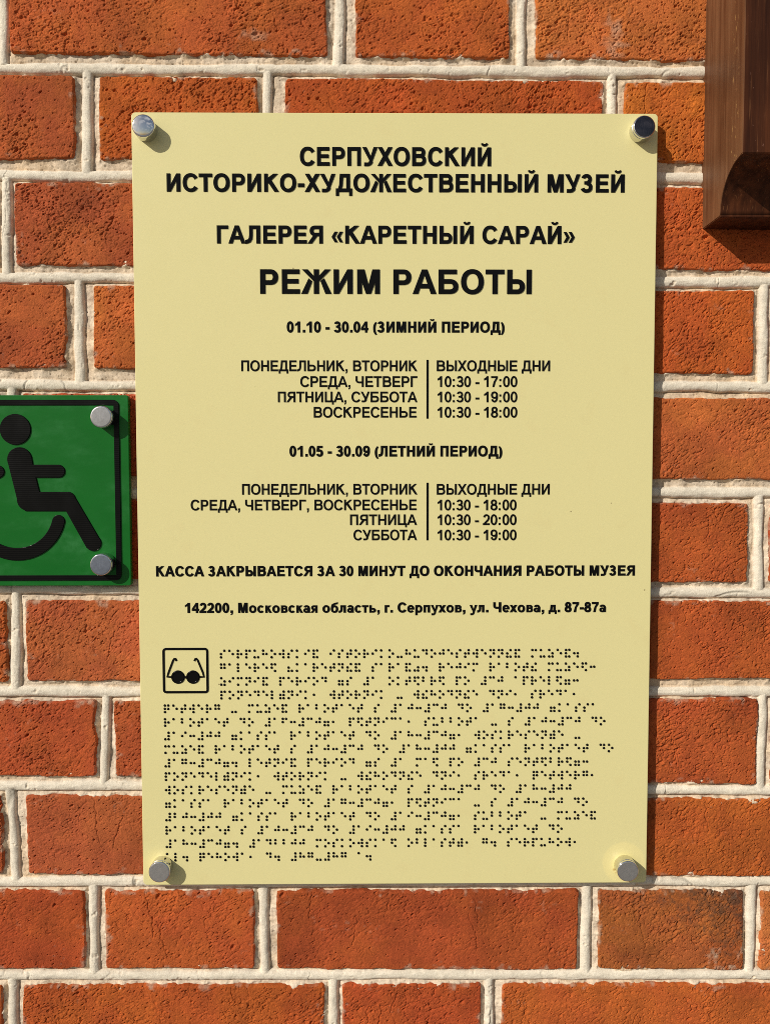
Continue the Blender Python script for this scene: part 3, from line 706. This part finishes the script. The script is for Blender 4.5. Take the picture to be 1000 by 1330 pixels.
def panel(bm, x0, x1, z0, z1, d_back, d_front, rad, ch=.5):
    """board with rounded corners and a small chamfer on the front"""
    def loop(ins, d):
        vs_ = []
        for (cx, cz, a0) in ((x1-rad, z1-rad, 0), (x0+rad, z1-rad, 90), (x0+rad, z0+rad, 180), (x1-rad, z0+rad, 270)):
            for k in range(7):
                a = math.radians(a0+15*k); vs_.append(bm.verts.new(((cx+(rad-ins)*math.cos(a))*MM, -d*MM, (cz+(rad-ins)*math.sin(a))*MM)))
        return vs_
    ls = [loop(0, d_back), loop(0, d_front-ch), loop(ch*.3, d_front-ch*.3), loop(ch, d_front)]
    for A, B in zip(ls, ls[1:]):
        for i in range(len(A)): bm.faces.new([A[i], A[(i+1) % len(A)], B[(i+1) % len(A)], B[i]])
    bm.faces.new(ls[-1]); bm.faces.new(ls[0][::-1])

def lathe(bm, prof, seg=48):
    """prof: list of (radius, d) in mm, turned about the axis that points out of the wall"""
    rows = []
    for (r_, d) in prof:
        if r_ == 0: rows.append([bm.verts.new((0, -d*MM, 0))])
        else: rows.append([bm.verts.new((r_*math.cos(2*math.pi*k/seg)*MM, -d*MM, r_*math.sin(2*math.pi*k/seg)*MM)) for k in range(seg)])
    for A, B in zip(rows, rows[1:]):
        for k in range(seg):
            if len(A) == 1: bm.faces.new([A[0], B[k], B[(k+1) % seg]])
            elif len(B) == 1: bm.faces.new([A[k], A[(k+1) % seg], B[0]])
            else: bm.faces.new([A[k], A[(k+1) % seg], B[(k+1) % seg], B[k]])

def standoff(parent, x, z, d0, hgt, cap_mat, tilt=(0, 0), rad=8.35, dome=.05):
    bm = bmesh.new()
    lathe(bm, [(rad-1.5, -d0-4), (rad-1.5, -3.2), (rad-.4, -3.2), (rad-.4, .02), (rad, .04), (rad, hgt-2.9), (rad-.35, hgt-2.7), (rad-.35, hgt-2.3)])
    o = bm_obj('standoff', bm, M_BARREL, parent, True)
    o.location = (x*MM, -d0*MM, z*MM)
    bm = bmesh.new()
    lathe(bm, [(rad-.6, hgt-2.3), (rad, hgt-2.25), (rad, hgt-.75), (rad-.12, hgt-.4), (rad-.4, hgt-.15), (rad-.75, hgt), *[((rad-.75)*math.sqrt(1-k/6), hgt+dome*k/6) for k in range(1, 7)]])
    for fc in bm.faces:
        if min((v.co.x**2+v.co.z**2)**.5 for v in fc.verts) > (rad-.9)*MM: fc.material_index = 1
    c = bm_obj('cap', bm, [cap_mat, M_CHROME], o, True)
    c.rotation_euler = (tilt[0], 0, tilt[1])
    for ob in (o, c):
        md = ob.modifiers.new('edges', 'EDGE_SPLIT'); md.split_angle = math.radians(38)
    return o

# ------------------------------------------------------------------ the cream plaque
DP = 9.5
plaque = thing('museum_plaque', 'large cream yellow plaque with raised black museum opening hours and braille', 'wall plaque', (0, 0, ZC))
bm = bmesh.new(); panel(bm, -200, 200, -300, 300, DP-3.2, DP, 3.2, .55)
bm_obj('panel', bm, M_CREAM, plaque)
WB, HB = 152, 126       # bold strokes
WR, HR = 120, 106        # schedule strokes
def lettering(name, lines, W, h, hgt=.38):
    bm = bmesh.new()
    for a in lines: text_line(bm, a[0], a[1], a[2], a[3], a[4], W, h, DP, hgt)
    return bm_obj(name, bm, M_BLACK, plaque)
lettering('museum_name', [('СЕРПУХОВСКИЙ', 389.5, 637.5, 191.3, 215.6), ('ИСТОРИКО-ХУДОЖЕСТВЕННЫЙ МУЗЕЙ', 217, 810.5, 226, 249.6)], WB, HB, .6)
lettering('gallery_name', [('ГАЛЕРЕЯ «КАРЕТНЫЙ САРАЙ»', 282, 746, 293.2, 316.6)], WB, HB, .6)
lettering('hours_heading', [('РЕЖИМ РАБОТЫ', 338, 690, 350, 381.8)], WB, HB, .6)
lettering('season_heading', [('01.10 - 30.04 (ЗИМНИЙ ПЕРИОД)', 372.5, 655, 417.5, 432)], WB+14, HB+10)
lettering('season_heading', [('01.05 - 30.09 (ЛЕТНИЙ ПЕРИОД)', 376, 652, 578.8, 593)], WB+14, HB+10)
days1 = [('ПОНЕДЕЛЬНИК, ВТОРНИК', 313.5, 542, 468, 482.2), ('СРЕДА, ЧЕТВЕРГ', 390, 542, 488.5, 502.7), ('ПЯТНИЦА, СУББОТА', 361, 542, 508.5, 522.5), ('ВОСКРЕСЕНЬЕ', 407.5, 541, 528.3, 542.4)]
time1 = [('ВЫХОДНЫЕ ДНИ', 567, 714, 468, 482.2), ('10:30 - 17:00', 568, 671.5, 488.5, 502.7), ('10:30 - 19:00', 568, 671.5, 508.5, 522.5), ('10:30 - 18:00', 568, 671.5, 528.3, 542.4)]
days2 = [('ПОНЕДЕЛЬНИК, ВТОРНИК', 314.5, 542, 628.3, 642.4), ('СРЕДА, ЧЕТВЕРГ, ВОСКРЕСЕНЬЕ', 248, 541, 648.8, 662.8), ('ПЯТНИЦА', 454.5, 541.5, 668, 682), ('СУББОТА', 459, 541.5, 687.8, 701.7)]
time2 = [('ВЫХОДНЫЕ ДНИ', 567, 713.5, 628.3, 642.4), ('10:30 - 18:00', 568, 670.5, 648.8, 662.8), ('10:30 - 20:00', 568, 670.5, 668, 682), ('10:30 - 19:00', 568, 670.5, 687.8, 701.7)]
lettering('weekday_list', days1, WR, HR); lettering('opening_times', time1, WR, HR)
lettering('weekday_list', days2, WR, HR); lettering('opening_times', time2, WR, HR)
lettering('closing_notice', [('КАССА ЗАКРЫВАЕТСЯ ЗА 30 МИНУТ ДО ОКОНЧАНИЯ РАБОТЫ МУЗЕЯ', 203, 824, 734.6, 748.2)], WB+14, HB+10)
lettering('street_address', [('142200, Московская область, г. Серпухов, ул. Чехова, д. 87-87а', 240.5, 786.5, 782.3, 795.6)], WB+14, HB+10)
for (pa, pb) in ((467.5, 543.5), (627, 701.5)):
    bm = bmesh.new(); x0, z1 = at(553.9, pa, DP); x1, z0 = at(556.2, pb, DP)
    relief(bm, [Rc(x0, z0, x1, z1)], DP, .38, .1)
    bm_obj('divider_bar', bm, M_BLACK, plaque)

# glasses pictogram
bm = bmesh.new()
gx0, gz1 = at(211.4, 841.6, DP); gx1, gz0 = at(271.2, 900, DP)
def frame_polys(x0, x1, z0, z1, rad, w):
    out_ = []
    cs = ((x1-rad, z1-rad, 0), (x0+rad, z1-rad, 90), (x0+rad, z0+rad, 180), (x1-rad, z0+rad, 270))
    for i, (cx, cz, a0) in enumerate(cs):
        nx_ = cs[(i+1) % 4]
        arc_o = [(cx+rad*math.cos(math.radians(a0+15*k)), cz+rad*math.sin(math.radians(a0+15*k))) for k in range(7)]
        arc_i = [(cx+(rad-w)*math.cos(math.radians(a0+15*k)), cz+(rad-w)*math.sin(math.radians(a0+15*k))) for k in range(7)]
        a1 = math.radians(a0+90)
        arc_o.append((nx_[0]+rad*math.cos(a1), nx_[1]+rad*math.sin(a1))); arc_i.append((nx_[0]+(rad-w)*math.cos(a1), nx_[1]+(rad-w)*math.sin(a1)))
        out_.append(arc_o+arc_i[::-1])
    return out_
relief(bm, frame_polys(gx0, gx1, gz0, gz1, 2.6, 1.5), DP, .5, .14)
def pxp(*pts): return [at(a, c, DP) for a, c in pts]
l1, l2 = at(231.6, 879.3, DP), at(251, 879.3, DP)
S = [disc(l1[0], l1[1], 5.2, 28), disc(l2[0], l2[1], 5.2, 28), strip(pxp((239, 879.6), (244, 879.6)), 1.5)]
S += [strip(pxp((223, 879.2), (217.6, 879), (219.4, 873), (225.2, 857.6), (226.6, 855.6), (228.4, 855.6), (229.6, 858.2)), 1.25)]
S += [strip(pxp((260, 879.2), (265.2, 879), (263.6, 873), (257, 857.2), (255.4, 855.4), (253.8, 855.8), (252.8, 858.4)), 1.25)]
relief(bm, S, DP, .5, .14)
for l in (l1, l2):      # raised rim round each dark lens
    relief(bm, ring(l[0], l[1], 4.7, 4.7, .7, .7, 0, 360, p=2), DP+.5, .35, .16)
bm_obj('glasses_pictogram', bm, M_BLACK, plaque)

# braille
BRL = dict(zip('абвгдеёжзийклмнопрстуфхцчшщъыьэюя', '1 12 2456 1245 145 15 16 245 1356 24 12346 13 123 134 1345 135 1234 1235 234 2345 136 124 125 14 12345 156 1346 12356 2346 23456 246 1256 1246'.split()))
BRL.update({'#': '3456', '.': '256', ',': '2', '-': '36', ':': '25', '"': '236', '”': '356', '(': '2356', ')': '2356', ' ': ''})
BRL.update(dict(zip('1234567890', '1 12 14 145 15 124 1245 125 24 245'.split())))
BLINES = [
 'серпуховский историко-художественный музей.', 'галерея "каретный сарай”. режим работы музея:',
 'зимний период (с #1 октября по #30 апреля):', 'понедельник, вторник - выходные дни, среда,',
 'четверг - музей работает с #10:#30 до #17:#00 (касса', 'работает до #16:#30), пятница, суббота - с #10:#30 до',
 '#19:#00 (касса работает до #18:#30), воскресенье -', 'музей работает с #10:#30 до #18:#00 (касса работает до',
 '#17:#30). летний период (с #1 мая по #30 сентября):', 'понедельник, вторник - выходные дни, среда, четверг,',
 'воскресенье - музей работает с #10:#30 до #18:#00', '(касса работает до #17:#30), пятница - с #10:#30 до',
 '#20:#00 (касса работает до #19:#30), суббота - музей', 'работает с #10:#30 до #19:#00 (касса работает до',
 '#18:#30). #142200 московская область, г. серпухов,', 'ул. чехова, д. #87-#87 а.']
xa, za = at(214.4, 915.9, DP); xa2, _ = at(287.1, 845.2, DP); za1 = at(287.1, 845.2, DP)[1]
xc_ = at(214.4+60.45/5.5556*51, 915.9-.6, DP)[0]
CP = (xc_-xa)/51; DPITCH = 4.36*.598; LP = (at(214.4, 845.5, DP)[1]-at(216, 1109.2, DP)[1])/15
rb = random.Random(5)
proto_dot = [(1.08, -.15), (1.0, .22), (.78, .5), (.42, .66), (0, .72)]
bm = bmesh.new()
for li, s_ in enumerate(BLINES):
    xs0 = xa2 if li < 4 else xa
    for ci, ch in enumerate(s_):
        for dg in BRL[ch]:
            k = int(dg)-1
            cx = xs0+ci*CP+(k//3)*DPITCH + rb.uniform(-.05, .05); cz = za1-li*LP-(k % 3)*DPITCH + rb.uniform(-.05, .05)
            rows = []
            for (r_, d_) in proto_dot:
                if r_ == 0: rows.append([bm.verts.new((cx*MM, -(DP+d_)*MM, cz*MM))])
                else: rows.append([bm.verts.new(((cx+r_*math.cos(k2*math.pi/6))*MM, -(DP+d_)*MM, (cz+r_*math.sin(k2*math.pi/6))*MM)) for k2 in range(12)])
            for A, B in zip(rows, rows[1:]):
                for k2 in range(12):
                    if len(B) == 1: bm.faces.new([A[k2], A[(k2+1) % 12], B[0]])
                    else: bm.faces.new([A[k2], A[(k2+1) % 12], B[(k2+1) % 12], B[k2]])
bm_obj('braille_text', bm, M_BLACK, plaque, True)

HP = 10.2
standoff(plaque, *PEGS[0], DP, HP, M_CHROME, (.02, .03), dome=.75)
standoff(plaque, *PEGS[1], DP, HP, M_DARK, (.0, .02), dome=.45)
standoff(plaque, *PEGS[2], DP, HP, M_STEEL)
standoff(plaque, *PEGS[3], DP, HP, M_STEEL, (.01, -.02))

# ------------------------------------------------------------------ the green wheelchair sign
DG = 7.5
def gp(a, c): return at(a, c, DG)
sign = thing('accessibility_sign', 'square green sign with raised black wheelchair symbol and border', 'sign', (0, 0, ZC))
sx1, sz1 = gp(166.6, 513.2); _, sz0 = gp(167.2, 760.6)
side = sz1-sz0; sx0 = sx1-side
bm = bmesh.new(); panel(bm, sx0, sx1, sz0, sz1, DG-5, DG, 1.7, .45); bm_obj('panel', bm, M_GREEN, sign)
mg_r = sx1-gp(156.6, 640)[0]; mg_t = sz1-gp(100, 519.6)[1]
bm = bmesh.new(); relief(bm, frame_polys(sx0+mg_r, sx1-mg_r, sz0+mg_t+.6, sz1-mg_t, 4.4, 3.7), DG, 1.0, .2); bm_obj('border', bm, M_BLACKR, sign)
U = .6*(631.7-DG)/631.7*.998
def gpts(*p): return [gp(a, c) for a, c in p]
S = [disc(*gp(20.8, 557.7), 19.4*.598, 40)]
S2 = [disc(*gp(26.4, 596.8), 15.4*.598, 28), gpts((11.0, 597.5), (41.6, 594), (44.2, 609), (52.2, 640), (52, 663.2), (34, 663.2), (23.6, 648)),
      disc(*gp(37.6, 649.2), 14*.598, 28), gpts((38, 604), (76.6, 604), (76.6, 619.9), (38, 619.9)), disc(*gp(76.7, 611.95), 7.95*.598, 20),
      gpts((37, 639.4), (90, 639.4), (92, 663.2), (37, 663.2)), disc(*gp(89.4, 648.2), 8.9*.598, 20),
      gpts((97.3, 645), (131, 702.2), (113.6, 711.0), (84, 658)), disc(*gp(122, 705.4), 9.9*.598, 24)]
cw = gp(22, 664)
a_end = -13.4; a_start = -(360-113.4)
S3 = ring(cw[0], cw[1], 63.6*.598, 63.6*.598, 15.2*.598, 15.2*.598, a_start, a_end, 48, 2.0)
for aa in (a_start, a_end): S3.append(disc(cw[0]+56*.598*math.cos(math.radians(aa)), cw[1]+56*.598*math.sin(math.radians(aa)), 7.6*.598, 24))
bm = bmesh.new(); relief(bm, S, DG, 1.0, .38); relief(bm, S2, DG, 1.0, .38); relief(bm, S3, DG, 1.0, .38)
bm_obj('wheelchair_symbol', bm, M_BLACKR, sign)
for (gx, gz, m_) in ((*at(137.5, 542.5, DG), M_STEEL2), (*at(137.2, 731.5, DG), M_STEEL3)):
    standoff(sign, gx, gz, DG, 10.6, m_, (0, 0))
    standoff(sign, sx0+(sx1-gx), gz, DG, 10.6, m_, (0, 0))

# ------------------------------------------------------------------ the wooden bracket at the upper right
M_WOOD, t, b = new_mat('weathered_brown_wood')
def wood(t, b, c0, c1, c2, rough):
    tcn = N(t, 'ShaderNodeTexCoord')
    mp = N(t, 'ShaderNodeMapping'); mp.inputs['Scale'].default_value = (1, 1, .035); t.links.new(tcn.outputs['Object'], mp.inputs['Vector'])
    n1 = noise_node(t, mp.outputs['Vector'], 160, 5, .6); n2 = noise_node(t, mp.outputs['Vector'], 700, 4, .6); n3 = noise_node(t, tcn.outputs['Object'], 14, 3)
    k = mixc(t, ramp(t, n1.outputs['Fac'], .36, .66).outputs['Color'], c0+(1,), c1+(1,))
    k = mixc(t, ramp(t, n2.outputs['Fac'], .6, .78).outputs['Color'], k, c2+(1,))
    k = mixc(t, .35, k, ramp(t, n3.outputs['Fac'], .3, .7, (.0, .0, .0, 1), (1, 1, 1, 1)).outputs['Color'], 'SOFT_LIGHT')
    # scuffs and flecks of old varnish
    mp2 = N(t, 'ShaderNodeMapping'); mp2.inputs['Scale'].default_value = (1, 1, .4); t.links.new(tcn.outputs['Object'], mp2.inputs['Vector'])
    n4 = noise_node(t, mp2.outputs['Vector'], 520, 3, .7); n5 = noise_node(t, tcn.outputs['Object'], 18, 2)
    sp_ = N(t, 'ShaderNodeSeparateXYZ'); t.links.new(tcn.outputs['Object'], sp_.inputs[0])
    band = N(t, 'ShaderNodeMapRange'); band.inputs[1].default_value = -.062; band.inputs[2].default_value = -.056; t.links.new(sp_.outputs[1], band.inputs[0])
    band2 = N(t, 'ShaderNodeMapRange'); band2.inputs[1].default_value = -.046; band2.inputs[2].default_value = -.051; t.links.new(sp_.outputs[1], band2.inputs[0])
    mulb = N(t, 'ShaderNodeMath', operation='MULTIPLY'); t.links.new(band.outputs[0], mulb.inputs[0]); t.links.new(band2.outputs[0], mulb.inputs[1])
    n6 = noise_node(t, mp2.outputs['Vector'], 330, 3, .7)
    fl2 = mixc(t, 1.0, ramp(t, n6.outputs['Fac'], .60, .66).outputs['Color'], mulb.outputs[0], 'MULTIPLY')
    k = mixc(t, fl2, k, (c2[0]*1.25, c2[1]*1.25, c2[2]*.9, 1))
    fl = mixc(t, 1.0, ramp(t, n4.outputs['Fac'], .68, .74).outputs['Color'], ramp(t, n5.outputs['Fac'], .52, .62).outputs['Color'], 'MULTIPLY')
    k = mixc(t, fl, k, tuple(min(1, c*2.2+.06) for c in c1)+(1,))
    t.links.new(k, b.inputs['Base Color']); b.inputs['Roughness'].default_value = rough; b.inputs['Specular IOR Level'].default_value = .15
    bump(t, b, n2.outputs['Fac'], .35, .0004)
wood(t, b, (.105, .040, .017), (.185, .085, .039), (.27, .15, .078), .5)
M_WOOD2, t, b = new_mat('dark_brown_wood')  # darker brown than the left face, for front, hollow and underside
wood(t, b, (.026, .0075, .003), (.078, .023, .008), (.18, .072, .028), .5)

bx, bz = at(911.6, 298, 0)          # lower left corner at the wall
DF = 67.0; DL = 31.5
fz = at(961.5, 199, DF)[1]
BW = 170.0; ztop = 1000.0
bracket = thing('wooden_bracket', 'dark brown varnished wooden bracket with hollowed lower end at upper right corner', 'bracket', (bx*MM, 0, bz*MM+ZC))
prof = [(-6, 0), (DL, 0)]
rx_, rz_ = DF-DL, fz-bz
prof = [(-6, 0), (DL, 0), (DL, 1.0)]
for k in range(0, 17):
    a = math.radians(180-90*k/16)
    prof.append((DF + rx_*math.cos(a), 1.0 + (rz_-1.0)*math.sin(a)))
prof[-1] = (DF-.6, rz_); prof += [(DF, rz_+.8), (DF, ztop), (-6, ztop)]
bm = bmesh.new(); ch = .9
A = [bm.verts.new((0, -p[0]*MM, p[1]*MM)) for p in prof]
B = [bm.verts.new((BW*MM, -p[0]*MM, p[1]*MM)) for p in prof]
fa = bm.faces.new(A); fb = bm.faces.new(B[::-1])
for i in range(len(A)):
    j = (i+1) % len(A)
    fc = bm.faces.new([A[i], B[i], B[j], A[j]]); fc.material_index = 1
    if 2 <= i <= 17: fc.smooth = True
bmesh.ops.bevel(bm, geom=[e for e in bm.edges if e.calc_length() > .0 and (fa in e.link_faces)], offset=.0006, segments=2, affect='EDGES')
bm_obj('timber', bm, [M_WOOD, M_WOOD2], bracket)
